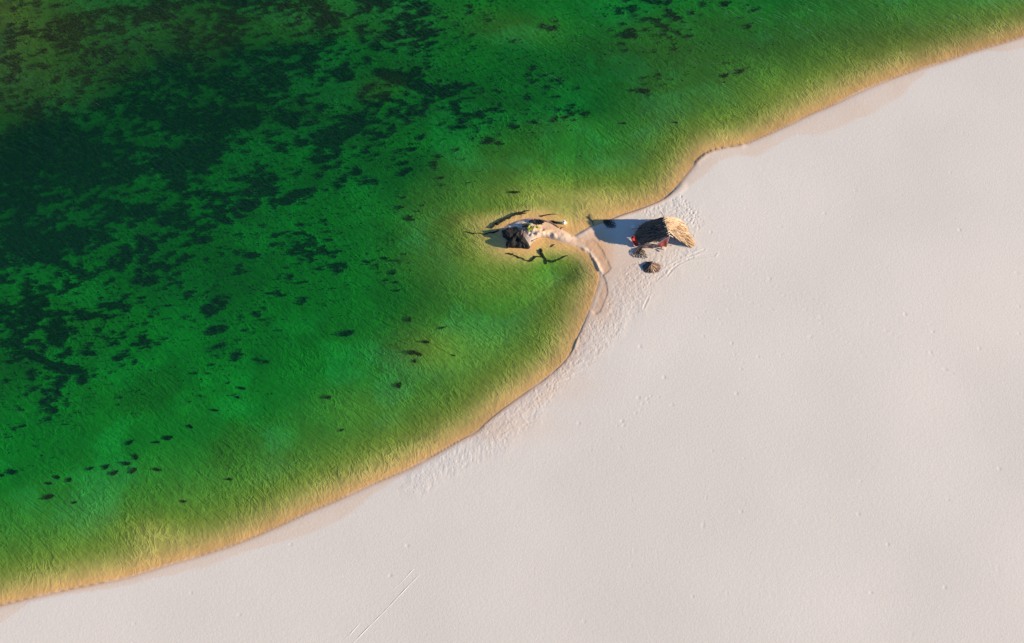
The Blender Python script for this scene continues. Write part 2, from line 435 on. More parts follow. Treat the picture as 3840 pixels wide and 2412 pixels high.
M = dict(
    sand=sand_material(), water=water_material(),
    straw=simple('straw_thatch', (.46, .34, .225), .8, .42, 5, .5, .2, (1, 4, 1)),
    strawpale=simple('bleached_thatch', (.56, .45, .335), .8, .3, 5, .5, .2, (1, 4, 1)),
    straw_core=simple('straw_underlay', (.42, .27, .13), .9, .2, 8),
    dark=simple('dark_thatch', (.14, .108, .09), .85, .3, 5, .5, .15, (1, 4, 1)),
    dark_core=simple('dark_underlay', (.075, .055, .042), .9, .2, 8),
    wood=simple('grey_wood', (.34, .28, .23), .8, .25, 9, .4, .2, (1, 1, 5)),
    pale=simple('pale_wood', (.62, .53, .45), .8, .2, 9, .3),
    redcloth=simple('red_cloth', (.22, .05, .05), .85, .25, 5, .3),
    redsling=simple('red_sling', (.62, .05, .03), .7, .15, 7, .2),
    frame=simple('pale_frame', (.62, .48, .46), .5, .08, 5, .1),
    mat=simple('woven_mat', (.20, .12, .12), .9, .25, 12, .4),
    frond=simple('dry_frond', (.17, .115, .095), .85, .35, 6, .5, .15),
    frond_dark=simple('dark_frond', (.06, .052, .05), .85, .35, 6, .5, .15),
    frond_tan=simple('tan_frond', (.52, .36, .24), .85, .3, 6, .5, .15),
    rock=simple('black_rock', (.011, .011, .011), .75, .4, 2.2, 1.0, .3),
    weed=simple('water_weed', (.022, .032, .018), .9, .5, 1.2, .3, .1),
    clump=simple('weed_clump', (.012, .016, .014), .9, .3, 3, .5, .1),
    sunk=simple('sunken_wood', (.018, .020, .014), .9, .3, 3, .5, .1),
    lime=simple('lime_leaf', (.52, .60, .08), .6, .3, 8, .2, .3),
    darkleaf=simple('dark_leaf', (.045, .055, .06), .7, .4, 8, .3, .2),
    root=simple('brown_root', (.30, .20, .15), .85, .3, 7, .5),
    white=simple('white_plastic', (.80, .80, .78), .4, .05, 4, .05, .4),
    black=simple('black_opening', (.01, .01, .01), .7, .05, 4, .05),
)

# ------------------------------------------------------------------ ground
def grid_obj(name, xs, ys, z, mat):
    nx, ny = len(xs), len(ys)
    XX, YY = np.meshgrid(xs, ys)
    co = np.stack([XX, YY, z], -1).reshape(-1, 3).astype(np.float32)
    idx = np.arange(nx * ny).reshape(ny, nx)
    q = np.stack([idx[:-1, :-1], idx[:-1, 1:], idx[1:, 1:], idx[1:, :-1]], -1).reshape(-1, 4)
    me = bpy.data.meshes.new(name)
    me.vertices.add(len(co)); me.vertices.foreach_set('co', co.ravel())
    me.loops.add(q.size); me.loops.foreach_set('vertex_index', q.ravel().astype(np.int32))
    me.polygons.add(len(q)); me.polygons.foreach_set('loop_start', np.arange(0, q.size, 4, dtype=np.int32))
    me.polygons.foreach_set('loop_total', np.full(len(q), 4, np.int32))
    me.polygons.foreach_set('use_smooth', np.ones(len(q), bool))
    me.materials.append(mat); me.update(calc_edges=True)
    o = bpy.data.objects.new(name, me); C.objects.link(o)
    return o
def attr(o, name, typ, arr):
    a = o.data.attributes.new(name, typ, 'POINT')
    if typ == 'FLOAT': a.data.foreach_set('value', arr.astype(np.float32).ravel())
    elif typ == 'FLOAT_VECTOR': a.data.foreach_set('vector', arr.astype(np.float32).ravel())
    else: a.data.foreach_set('color', arr.astype(np.float32).ravel())

xs = axis(X0, X1, -12.0, 34.0, .13, .27)
ys = axis(Y0, Y1, -18.0, 22.0, .13, .27)
GX, GY = np.meshgrid(xs, ys)
gz, gsd, gdep = field(GX, GY)
dw = np.maximum(-gsd, 0); dl = np.maximum(gsd, 0)
near = (GX > X0 - 20) & (GX < X1 + 20) & (GY > Y0 - 20) & (GY < Y1 + 20)
weed, cover = weed_cover(GX, GY, dw)
weed = weed * near; cover = cover * near
gz = gz + weed * .18 * fbm(GX * 1.3, GY * 1.3, 3, 71)

def dent(cx, cy, r, dep, ang=0.0, el=1.0):
    i0, i1 = np.searchsorted(xs, cx - 2.2 * r), np.searchsorted(xs, cx + 2.2 * r)
    j0, j1 = np.searchsorted(ys, cy - 2.2 * r), np.searchsorted(ys, cy + 2.2 * r)
    if i1 <= i0 or j1 <= j0: return
    X, Y = GX[j0:j1, i0:i1] - cx, GY[j0:j1, i0:i1] - cy
    ca, sa = math.cos(ang), math.sin(ang)
    q = np.sqrt((X * ca + Y * sa) ** 2 / el ** 2 + (-X * sa + Y * ca) ** 2) / r
    gz[j0:j1, i0:i1] += (-dep * np.exp(-q ** 2 * 1.6) + dep * .3 * np.exp(-((q - 1.25) / .35) ** 2)) * (gsd[j0:j1, i0:i1] > .15)
rg = random.Random(5)
for poly, cnt in ((tramp_poly, 2600), (tramp2, 500)):
    x0, y0 = poly.min(0); x1, y1 = poly.max(0)
    k = 0
    pts = np.array([(rg.uniform(x0, x1), rg.uniform(y0, y1)) for _ in range(cnt * 5)])
    ok = inside(pts[:, 0], pts[:, 1], poly)
    dens = fbm(pts[:, 0] * .25, pts[:, 1] * .25, 3, 81)
    for (px, py), o_, dn in zip(pts, ok, dens):
        if o_ and rg.random() < .35 + 1.3 * (dn - .3):
            dent(px, py, rg.uniform(.09, .17), rg.uniform(.012, .034), rg.uniform(0, 3.1), rg.uniform(1, 1.8)); k += 1
            if k >= cnt: break
# trails of single footprints over the open sand
for (ax, ay), (bx, by), step in (((2740, 960), (3250, 1350), .75), ((2690, 1200), (2830, 1500), .8), ((2850, 2170), (2920, 2300), .8), ((2990, 2200), (3080, 2330), .7),
        ((3350, 1230), (3600, 1440), .9), ((2200, 1700), (2480, 1470), .8), ((2830, 660), (3250, 500), 1.4), ((3000, 1100), (3380, 1280), .9), ((3100, 800), (3500, 860), 1.7), ((2650, 1050), (2900, 1180), .6)):
    a, b = PV(ax, ay), PV(bx, by); n = int((b - a).length / step); dr = (b - a).normalized(); pr = Vector((-dr.y, dr.x, 0))
    for i in range(n):
        if rg.random() < .3: continue
        p = a.lerp(b, i / n) + pr * ((i % 2) * .3 + rg.uniform(-.35, .35))
        dent(p.x, p.y, rg.uniform(.15, .24), rg.uniform(.01, .028), math.atan2(dr.y, dr.x), 1.4)
for i in range(80):
    x, y = rg.uniform(10, 84), rg.uniform(-50, 45)
    dent(x, y, rg.uniform(.16, .3), rg.uniform(.008, .028), rg.uniform(0, 3), rg.uniform(1, 1.8))

qx, qy = px_of(GX, GY)
blob = lambda cx, cy, rx, ry: np.exp(-(((qx - cx) / rx) ** 2 + ((qy - cy) / ry) ** 2))
# albedo of sand, damp sand, bed and weed film
n1 = fbm(GX * .35, GY * .35, 4, 91)[..., None]; n2 = fbm(GX * .05, GY * .05, 3, 95)[..., None]
dry = np.array([.64, .622, .600]); damp = np.array([.62, .405, .25]); 
wetw = (1.7 + 3.2 * sstep(.45, .75, fbm(GX * .06, GY * .06, 2, 99)))
wetw = .5 + 4.6 * sstep(.42, .72, fbm(GX * .07, GY * .07, 3, 99))
wetw = wetw * .6 + 2.9 * blob(1180, 1960, 380, 160) + 2.4 * blob(3050, 430, 330, 130) + .9 * blob(500, 2170, 400, 120)
wet = np.maximum(.42 * sstep(1.05, .85, dl / wetw) * (.75 + .5 * (n1[..., 0] - .5)), sstep(.9, .0, dl)) * (gsd > 0)
extra = np.maximum.reduce([1.15 * blob(2230, 960, 85, 120), blob(2240, 1130, 75, 110) * .65, blob(2300, 990, 170, 150) * .45, blob(2060, 870, 140, 70), blob(2200, 1250, 70, 120) * .25, blob(2330, 1050, 90, 110) * .35,
    blob(1990, 1440, 200, 70) * .35, blob(1800, 1590, 220, 60) * .4])
extra = np.maximum(extra, .85 * inside(GX, GY, terrace) * (.7 + .6 * n1[..., 0]))
pale = np.maximum(blob(2050, 885, 90, 14) * .3, blob(1985, 890, 22, 22) * .4)
wet_all = np.clip(np.maximum(wet * .95, extra) * (1 - pale), 0, 1)
uw = sstep(.05, -.12, gsd)
alb = dry * (.95 + .10 * n2) * (1 - wet_all[..., None]) + damp * wet_all[..., None]
lipz = np.clip(1.3 * blob(2230, 1030, 90, 230) + 1.2 * blob(2160, 1240, 80, 110) + .8 * blob(2060, 1390, 120, 60), 0, 1)
lip = (np.exp(-((gsd - .55) / .32) ** 2) * lipz * (.5 + .5 * n1[..., 0]) * 1.3)[..., None]; lip = np.clip(np.maximum(lip, .8 * np.exp(-(seg_dist(GX, GY, berm) / .4) ** 2)[..., None]), 0, 1)
alb = alb * (1 - lip) + np.array([.70, .56, .44]) * lip
edge = (np.exp(-((gsd - .06) / .10) ** 2) * sstep(.36, .52, fbm(GX * .22, GY * .22, 3, 171)) * .75)[..., None]
alb = alb * (1 - edge) + np.array([.33, .22, .12]) * edge
shallow = np.array([.74, .455, .18]); mid = np.array([.50, .325, .085]); deepc = np.array([.33, .34, .17])
s1 = sstep(.08, .6, gdep)[..., None]; s2 = sstep(.6, 1.7, gdep)[..., None]
bed = shallow * (1 - s1) + mid * s1
bed = bed * (1 - s2) + deepc * s2
# film of olive algae in loose patches
ol = sstep(.46, .66, fbm(GX * .075 + 3, GY * .11, 4, 101))[..., None]
ol = np.maximum(ol, np.clip(.95 * blob(3050, 240, 850, 110) + .6 * blob(1250, 1180, 260, 130) + .6 * blob(2400, 250, 400, 130), 0, 1)[..., None])
bed = bed * (1 - .55 * ol * s2) + np.array([.50, .19, .05]) * .55 * ol * s2
tl = sstep(.5, .68, fbm(GX * .12 + 9, GY * .16 + 4, 4, 111))[..., None]
bed = bed * (1 - .35 * tl * s2) + np.array([.3, .46, .62]) * .45 * tl * s2
bed = bed * (.82 + .36 * n1)
cv = np.clip(cover, 0, 1)[..., None]
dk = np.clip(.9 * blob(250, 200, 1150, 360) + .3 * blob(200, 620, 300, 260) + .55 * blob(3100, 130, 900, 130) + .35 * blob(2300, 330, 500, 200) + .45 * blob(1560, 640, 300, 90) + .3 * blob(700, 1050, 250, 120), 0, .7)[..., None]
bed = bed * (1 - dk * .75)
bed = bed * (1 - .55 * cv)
hb = sstep(.3, .72, fbm(GX * .09 + 2, GY * .12 + 7, 3, 121))[..., None]
wcol = (.35 + .65 * blob(300, 100, 900, 350)[..., None]) * (np.array([.10, .065, .03]) * hb + np.array([.03, .055, .045]) * (1 - hb)) * (.3 + 1.5 * fbm(GX * .9, GY * 1.2, 3, 125)[..., None])
bed = bed * (1 - weed[..., None] * .86) + wcol * weed[..., None] * .86
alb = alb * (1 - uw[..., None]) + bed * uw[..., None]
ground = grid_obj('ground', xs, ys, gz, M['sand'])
tag(ground, 'pale sand beach sloping into the green lake bed', kind='structure')
attr(ground, 'albedo', 'FLOAT_COLOR', np.concatenate([alb, np.ones(alb.shape[:2] + (1,))], -1))
attr(ground, 'wet', 'FLOAT', wet_all)
attr(ground, 'offshore', 'FLOAT', .35 + .65 * sstep(0, 4.0, dw))
tdm = np.maximum(np.where(inside(GX, GY, tramp_poly), 1, -1) * seg_dist(GX, GY, np.vstack([tramp_poly, tramp_poly[:1]])), np.where(inside(GX, GY, tramp2), 1, -1) * seg_dist(GX, GY, np.vstack([tramp2, tramp2[:1]])))
trm = sstep(-1.6, 2.2, tdm + 4.0 * (fbm(GX * .5, GY * .5, 3, 161) - .5)) * (gsd > .1)
spit = np.clip(blob(2050, 880, 110, 30) * 1.2, 0, 1) * (gsd > .1)
attr(ground, 'tramp', 'FLOAT', np.maximum(trm, spit * .8))
attr(ground, 'underwater', 'FLOAT', uw * (1 - .3 * weed) * (.85 + .15 * np.exp(-gdep * .5)))
fu, fv = flow(GX, GY, dw)
attr(ground, 'flow', 'FLOAT_VECTOR', np.stack([fu, fv, fu * 0], -1))

from_x = lambda x, y: float(field(np.array([float(x)]), np.array([float(y)]))[0][0])
def G(px, py, dz=0.0):
    v = PV(px, py); v.z = from_x(v.x, v.y)
    v = PV(px, py, v.z); v.z += dz
    return v

# ------------------------------------------------------------------ water sheet
wx = axis(X0, X1, -12.0, 34.0, .30, .55); wy = axis(Y0, Y1, -18.0, 22.0, .30, .55)
WX, WY = np.meshgrid(wx, wy)
wz, wsd, wdep = field(WX, WY, False)
water = grid_obj('water', wx, wy, np.zeros_like(WX), M['water'])
tag(water, 'rippled green lake water over the sloping sand bed', kind='structure')
attr(water, 'depth', 'FLOAT', np.where(wsd < 0, wdep, 0.0))
fu, fv = flow(WX, WY, np.maximum(-wsd, 0))
attr(water, 'flow', 'FLOAT_VECTOR', np.stack([fu, fv, fu * 0], -1))

# ------------------------------------------------------------------ weed meadow
N = 420000
lx, ly = RNG.uniform(X0, 60, N), RNG.uniform(-30, Y1, N)
lz, lsd, ldep = field(lx, ly, False)
lw, lc = weed_cover(lx, ly, np.maximum(-lsd, 0))
keep = (lw > .5) | ((RNG.random(N) < lc * .10))
lx, ly, lz, lw = lx[keep][:110000], ly[keep][:110000], lz[keep][:110000], lw[keep][:110000]
n = len(lx)
a = RNG.normal(0.45, .8, n); L = RNG.uniform(.22, .6, n); W = RNG.uniform(.06, .16, n); tz = RNG.uniform(.02, .3, n)
ux, uy = np.cos(a), np.sin(a)
base = np.stack([lx, ly, lz + .05], 1)
tip = base + np.stack([ux * L, -uy * L * .5, tz], 1)
sd_ = np.stack([-uy * W, ux * W, 0 * W], 1)
midp = (base + tip) / 2 + np.stack([0 * L, 0 * L, tz * .5], 1)
V = np.stack([base, midp - sd_, tip, midp + sd_], 1).reshape(-1, 3).astype(np.float32)
me = bpy.data.meshes.new('weed_meadow')
me.vertices.add(4 * n); me.vertices.foreach_set('co', V.ravel())
me.loops.add(4 * n); me.loops.foreach_set('vertex_index', np.arange(4 * n, dtype=np.int32))
me.polygons.add(n); me.polygons.foreach_set('loop_start', np.arange(0, 4 * n, 4, dtype=np.int32)); me.polygons.foreach_set('loop_total', np.full(n, 4, np.int32))
me.materials.append(M['weed']); me.update(calc_edges=True)
wm = bpy.data.objects.new('weed_meadow', me); C.objects.link(wm)
tag(wm, 'dark water weed spreading over the deep lake bed', 'water weed', kind='stuff')

# single clumps of weed standing apart from the meadow
def clump_mesh(seed):
    r = random.Random(seed); mb = MB()
    core = []
    for i in range(9):
        a = 2 * math.pi * i / 9; core.append((math.cos(a) * r.uniform(.22, .5), math.sin(a) * r.uniform(.2, .4), .02))
    mb.add(core + [(0, 0, .28)], [(i, (i + 1) % 9, 9) for i in range(9)])
    for i in range(46):
        a = r.uniform(0, 2 * math.pi); q = r.uniform(.05, .38); x, y = math.cos(a) * q, math.sin(a) * q * .7
        L_ = r.uniform(.12, .34); w_ = r.uniform(.03, .07); b = a + r.uniform(-.6, .6)
        tx, ty = x + math.cos(b) * L_, y + math.sin(b) * L_; h_ = r.uniform(.08, .35)
        mb.add([(x, y, .03), (x + (tx - x) * .5 - math.sin(b) * w_, y + (ty - y) * .5 + math.cos(b) * w_, h_), (tx, ty, h_ * .7), (x + (tx - x) * .5 + math.sin(b) * w_, y + (ty - y) * .5 - math.cos(b) * w_, h_)], [(0, 1, 2, 3)])
    return mb
cm = []
for i in range(5):
    mb = clump_mesh(100 + i); me = bpy.data.meshes.new('weed_clump'); me.from_pydata([tuple(v) for v in mb.v], [], mb.f); me.materials.append(M['clump']); cm.append(me)
LBL = 'small dark weed clump on the green bed in the lower left'
LBU = 'small dark weed clump on the bed between the spit and the upper weed meadow'
LBM = 'tiny dark weed clump on the pale olive bed of the bay'
CL = [  # px, py, size, stretch, angle, label
    (49, 1771, 1.5, 1.2, 0, 'round dark weed clump nearest the left edge, alone on bright green bed'), (215, 1790, 1.0, 1.2, -.6, 'left weed clump of the close pair right of the round left edge clump'), (261, 1800, 1.0, 1, .9, 'narrow upright weed clump, right one of the close pair near the left edge'), (185, 1813, .9, 1.5, 0, 'small flat weed clump just under the close pair near the left edge'),
    (183, 1865, 1.5, 1.8, .3, 'long ragged weed clump lowest in the left group of clumps'), (400, 1752, 1.1, 1.2, .7, 'leftmost weed clump of the four lying in a ring at lower left'), (429, 1775, 1.2, 1.8, .5, 'lowest weed clump of the four lying in a ring at lower left'), (476, 1739, 1.2, 1.7, 0, 'topmost weed clump of the four lying in a ring at lower left'), (502, 1766, 1.2, 1.3, .8, 'rightmost weed clump of the four lying in a ring at lower left'),
    (510, 1713, 1.1, 1.2, -1.2, 'upright oval weed clump just above the ring of four clumps'), (591, 1762, 1.1, 1.7, -.2, 'dark weed clump at the right end of the lower left row of clumps'), (631, 1643, 1.4, 1.7, .1, 'widest dark weed clump above the lower left row of clumps'), (489, 1660, 1.1, 2.0, .7, 'slanted weed clump some way left of the widest lower left clump'),
    (587, 1659, .9, 2.4, .1, 'thin flat weed clump touching the left of the widest lower left clump'), (859, 1798, .8, 1.6, 0, 'small black weed clump on olive shallows near the lower beach'), (689, 1881, .8, 1.6, 0, 'small black weed clump on the pale streaked shallows at lower left'),
    (714, 1600, .9, 1.6, -.7, 'small slanted weed clump above and right of the widest lower left clump'), (808, 1539, .9, 2.6, -.1, 'thin flat strand of weed on the open green bed'), (908, 1456, 1.0, 2.0, -.2, 'curved flat weed clump, upper of a pair on plain green bed left of the bay'), (891, 1490, .7, 1.2, -.5, 'tiny weed clump, lower of a pair on plain green bed left of the bay'), (281, 1885, .7, 1.4, .4, 'tiny weed clump right of the long ragged clump at lower left'), (340, 1758, .9, 2.2, .4, 'thin slanted weed clump between the close pair and the ring of four'),
    (8, 1783, .9, 1.3, 0, 'weed clump at the very left edge below the round clump'), (446, 1345, 1.6, 1.4, .2, 'dark weed clump just right of the lowest weed mat on the left'), (478, 1333, 1.1, 1.5, .2, 'small weed clump, top one of three right of the lowest weed mat'), (508, 1358, 1.1, 1.0, 1.1, 'upright weed clump, right one of three beside the lowest weed mat'),
    (1496, 1446, 1.3, 1.0, .6, 'round black weed clump on the olive shallows below the bay'), (1545, 1322, 1.3, 1.4, .2, 'left part of the dark weed cluster on the pale bay shallows'), (1570, 1328, 1.2, 1.6, -.3, 'blackest weed clump in the small cluster on the pale bay shallows'), (1596, 1283, 1.1, 1.8, -.1, 'weed clump above the dark cluster on the pale bay shallows'), (1660, 1230, .8, 4.0, .3, 'thin straight strand of dark weed on the pale bay shallows'),
    (1556, 1355, .8, 1.0, 1.0, 'small upright weed clump under the dark cluster on the bay shallows'), (1700, 1333, .6, 2.0, -.2, 'tiny weed speck right of the dark cluster on the bay shallows'), (1231, 1491, 1.0, 1.3, .3, 'dark weed clump alone on green bed left of the bay'), (1281, 1614, .7, 1.6, .5, 'small dark weed clump close to the lower shallows'), (2415, 343, 1.5, 1.3, .2, 'dark weed clump on green bed below the top edge, right of centre'),
    (2720, 285, 1.3, 1.8, .5, 'dark weed clump nearest the upper right shore'), (2370, 340, .9, 1.6, 0, 'small weed clump just left of the dark clump below the top edge'), (2340, 463, .8, 1.4, 0, 'faint small weed clump well above the start of the hut beach'), (2535, 460, .7, 1.8, -.3, 'small dark weed clump near the yellow shallows of the upper beach'),
    (1398, 502, 1.3, 1.7, 0, 'small oval weed clump just right of the large black weed mat'), (1581, 517, 1.5, 1.5, .8, 'dark weed clump at the right of three beside the large black weed mat'), (1547, 561, 1.7, 1.7, .2, 'middle weed clump of three in a column right of the black mat'), (1515, 614, 1.6, 1.9, .4, 'lowest weed clump of three in a column right of the black mat'), (1373, 572, 1.4, 1.4, 0, 'small weed clump just below the right end of the black mat'), (1226, 629, 1.6, 1.3, 0, 'right one of two weed clumps below the black weed mat'), (1255, 590, 1.5, 1.3, 0, 'upper weed clump of the group straight below the black mat'),
    (1337, 652, 1.7, 1.6, 0, 'dark broad weed clump further below the black weed mat'), (2006, 459, 1.1, 1.8, -.4, 'lone weed clump on bright green bed above the spit'), (1655, 668, 1.0, 1.6, .2, 'small flat weed clump alone between the spit and the black mat'), (1930, 722, 1.2, 2.6, 0, 'long flat dark weed clump north of the sand spit'), (1290, 681, 1.2, 1.5, .2, 'weed clump left of the broad dark one below the black mat'), (1200, 660, 1.4, 1.3, 0, 'left one of two weed clumps below the black weed mat'),
    (1128, 843, 1.1, 1.3, 0, 'upper of two dark weed clumps standing apart in mid lake'), (1115, 877, 1.2, 1.4, 0, 'lower of two dark weed clumps standing apart in mid lake'), (1377, 983, 1.0, 1.4, -.3, 'single dark weed clump in the plain green middle of the lake'),
    (1536, 1200, 1.0, 1.3, 1.4, 'upright dark weed clump at the edge of the pale bay shallows'), (1305, 1251, 2.0, 2.0, .3, 'broad faint weed clump on green bed left of the pale bay shallows')]
for i, (px, py, s, st, a, lb) in enumerate(CL):
    o = bpy.data.objects.new('weed_clump', cm[i % 5]); C.objects.link(o)
    p = G(px, py); o.location = p; o.rotation_euler = (0, 0, a); s *= .8
    o.scale = (s * st ** .5 * 1.1, s / st ** .5, s * .7)
    tag(o, lb, 'weed clump', 'single weed clumps on the lake bed')

# ------------------------------------------------------------------ sunken branches round the spit
def sunken(name, label, runs, mat, cat, lift=.05, under=-.06):
    x0, y0 = runs[0][0][0]
    root = empty(name, G(x0, y0)); tag(root, label, cat)
    inv = -Vector(root.location)
    for pts, r0 in runs:
        v = []
        P3 = [PV(px, py) for px, py in pts]
        for a_, b_ in zip(P3[:-1], P3[1:]):
            m_ = max(2, int((b_ - a_).length / .35))
            for q in range(m_):
                p = a_.lerp(b_, q / m_); v.append(p)
        v.append(P3[-1]); w = []
        for k_, p in enumerate(v):
            jx, jy = random.uniform(-.09, .09), random.uniform(-.09, .09)
            z_ = from_x(p.x, p.y)
            w.append(Vector((p.x + jx, p.y + jy, z_ + lift)) + inv)
        rad = [r0 * (1 - .65 * k_ / len(w)) * random.uniform(.55, 1.35) for k_ in range(len(w))]
        mb = MB().tube(w, rad, 6, .25)
        for k_ in range(0, len(w) - 1):
            if random.random() < .55:
                d_ = Vector((random.uniform(-1, 1), random.uniform(-1, 1), .05)).normalized() * random.uniform(.15, .5)
                mb.tube([w[k_], w[k_] + d_ * .6, w[k_] + d_ + Vector((0, 0, .02))], [rad[k_] * .5, rad[k_] * .35, .01], 4)
        mb.build('branch', mat, root, False)
    return root
sunken('sunken_branch', 'black forked branch lying in the shallows below the sand spit', [([(1908, 949), (1935, 958), (1960, 968), (1980, 978), (2000, 975)], .12), ([(2028, 936), (2033, 955), (2045, 968), (2050, 984)], .24),
    ([(2050, 972), (2075, 976), (2100, 966), (2128, 956)], .2), ([(1985, 978), (2012, 962), (2036, 962)], .18)], M['sunk'], 'branch')
sunken('sunken_branch', 'dark curved band of drowned brush above the tip of the spit', [([(1842, 856), (1858, 838), (1880, 832), (1900, 820), (1925, 805), (1955, 795), (1985, 790)], .2),
    ([(1862, 845), (1878, 826), (1894, 828)], .22), ([(1925, 802), (1950, 804), (1975, 800)], .12)], M['sunk'], 'branch')
sunken('sunken_branch', 'thin dark pole lying in the water off the left tip of the spit', [([(1872, 864), (1850, 872), (1815, 876), (1775, 872), (1742, 866)], .13)], M['sunk'], 'branch')
sunken('sunken_branch', 'broken dark stick under the water between spit and white canister', [([(2030, 812), (2060, 806), (2092, 800)], .09), ([(2070, 828), (2085, 838), (2100, 836)], .1)], M['sunk'], 'branch')
sunken('driftwood_stick', 'curved brown stick lying along the upper sand of the spit', [([(2030, 826), (2050, 832), (2070, 836), (2086, 848), (2098, 856)], .12)], M['root'], 'stick', .08)
sunken('driftwood_stick', 'short dark stick on orange sand below the lime shrub', [([(1996, 904), (2006, 900), (2017, 895)], .1)], M['root'], 'stick', .06)
sunken('driftwood_stick', 'short stick in the orange shallows of the inner bay', [([(2066, 926), (2072, 921), (2079, 917)], .07)], M['sunk'], 'stick', .05)
sunken('driftwood_stick', 'short brown stick lying just under the white canister', [([(2104, 861), (2110, 856), (2117, 851)], .09)], M['root'], 'stick', .05)
sunken('driftwood_stick', 'thin forked twig in the shallows left of the hut shadow', [([(2208, 812), (2214, 824), (2222, 838), (2228, 848)], .05)], M['sunk'], 'stick', .05)

# ------------------------------------------------------------------ black rock at the tip
def rock(outline, crest, h, label, seed):
    r = random.Random(seed)
    pts = [PV(*p) for p in outline]; c = PV(*crest)
    root_z = 0.0
    rings = []
    dense = []
    for a_, b_ in zip(pts, pts[1:] + pts[:1]):
        m_ = max(2, int((b_ - a_).length / .3))
        dense += [a_.lerp(b_, q / m_) for q in range(m_)]
    n_ = len(dense)
    for t_, hh in ((0, -.35), (.04, .12), (.16, .5), (.34, .78), (.55, .92), (.8, 1.0)):
        ring = []
        for k_, p in enumerate(dense):
            q = p.lerp(c, t_)
            nz = fbm(np.array([q.x * 1.4]), np.array([q.y * 1.4]), 4, seed)[0] - .5
            j = .0 if t_ == 0 else .14
            ring.append(Vector((q.x + r.uniform(-j, j), q.y + r.uniform(-j, j), hh * h * (1 + nz * .9) if hh > 0 else hh)) - c)
        rings.append(ring)
    v = [q for g in rings for q in g] + [Vector((0, 0, h * 1.02))]
    f = []
    for i in range(len(rings) - 1):
        for k_ in range(n_):
            f.append((i * n_ + k_, i * n_ + (k_ + 1) % n_, (i + 1) * n_ + (k_ + 1) % n_, (i + 1) * n_ + k_))
    m_ = (len(rings) - 1) * n_
    f += [(m_ + k_, m_ + (k_ + 1) % n_, len(v) - 1) for k_ in range(n_)]
    if (pts[1] - pts[0]).cross(pts[2] - pts[1]).z < 0: f = [q[::-1] for q in f]
    o = mesh_obj('rock', v, f, M['rock'])
    o.location = c
    tag(o, label, 'rock')
    return o
rock([(1880, 864), (1902, 856), (1925, 851), (1944, 853), (1950, 868), (1948, 884), (1958, 886), (1966, 884), (1975, 896), (1984, 912), (1991, 930), (1982, 935),
      (1960, 933), (1940, 934), (1915, 931), (1900, 934), (1897, 915), (1903, 905), (1893, 897), (1881, 888)], (1936, 890), 1.0, 'large jagged black rock mass at the left tip of the sand spit', 5)

# ------------------------------------------------------------------ shrubs on the spit
def leafy(name, label, cat, px, py, rx, ry, h, nleaf, size, mat, seed, dz=0.0):
    r = random.Random(seed)
    root = empty(name, G(px, py, dz)); tag(root, label, cat)
    st = MB()
    for i in range(5):
        a_ = r.uniform(0, 6.28); st.tube([(0, 0, -.1), (math.cos(a_) * rx * .4, math.sin(a_) * ry * .4, h * .5), (math.cos(a_) * rx * .8, math.sin(a_) * ry * .8, h * .7)], [.05, .03, .01], 5)
    st.build('stem', M['root'], root)
    mb = MB()
    for i in range(nleaf):
        while True:
            x, y, z = r.uniform(-1, 1), r.uniform(-1, 1), r.uniform(0, 1)
            if x * x + y * y + z * z < 1: break
        c = Vector((x * rx, y * ry, z * h)); a_ = math.atan2(y, x) + r.uniform(-.8, .8); e_ = r.uniform(-.2, .9)
        d_ = Vector((math.cos(a_) * math.cos(e_), math.sin(a_) * math.cos(e_), math.sin(e_))); L_ = size * r.uniform(.6, 1.3)
        s_ = d_.cross(Vector((r.uniform(-.4, .4), r.uniform(-.4, .4), 1))).normalized() * L_ * .3
        mb.add([c, c + d_ * L_ * .5 + s_, c + d_ * L_, c + d_ * L_ * .5 - s_], [(0, 1, 2, 3)])
    mb.build('foliage', mat, root)
    return root
leafy('shrub', 'bright lime green shrub, left of two on top of the spit', 'shrub', 1988, 858, .38, .45, .55, 150, .22, M['lime'], 3, -.05)
leafy('shrub', 'bright lime green shrub, right of two on top of the spit', 'shrub', 2011, 856, .40, .26, .4, 120, .20, M['lime'], 4, -.05)
leafy('shrub', 'dark low bluish shrub on the upper sand of the spit', 'shrub', 2010, 834, 1.15, .38, .45, 520, .24, M['darkleaf'], 6, -.05)
leafy('shrub', 'small dark withered shrub between the black rock and the lime shrubs', 'shrub', 1971, 848, .5, .35, .35, 170, .2, M['darkleaf'], 8, -.05)
rr = empty('root_tangle', G(1962, 868)); tag(rr, 'tangle of bare brown roots between black rock and lime shrubs', 'roots')
for i in range(13):
    a_ = random.uniform(2.2, 5.4); q = [Vector((random.uniform(-.3, .5), random.uniform(-.3, .6), .18))]
    for s_ in range(4): 
        a_ += random.uniform(-.5, .5); q.append(q[-1] + Vector((math.cos(a_) * .24, math.sin(a_) * .24, random.uniform(-.09, .05))))
    MB().tube(q, [.07, .06, .05, .035, .015], 5, .2).build('root', M['root'], rr)

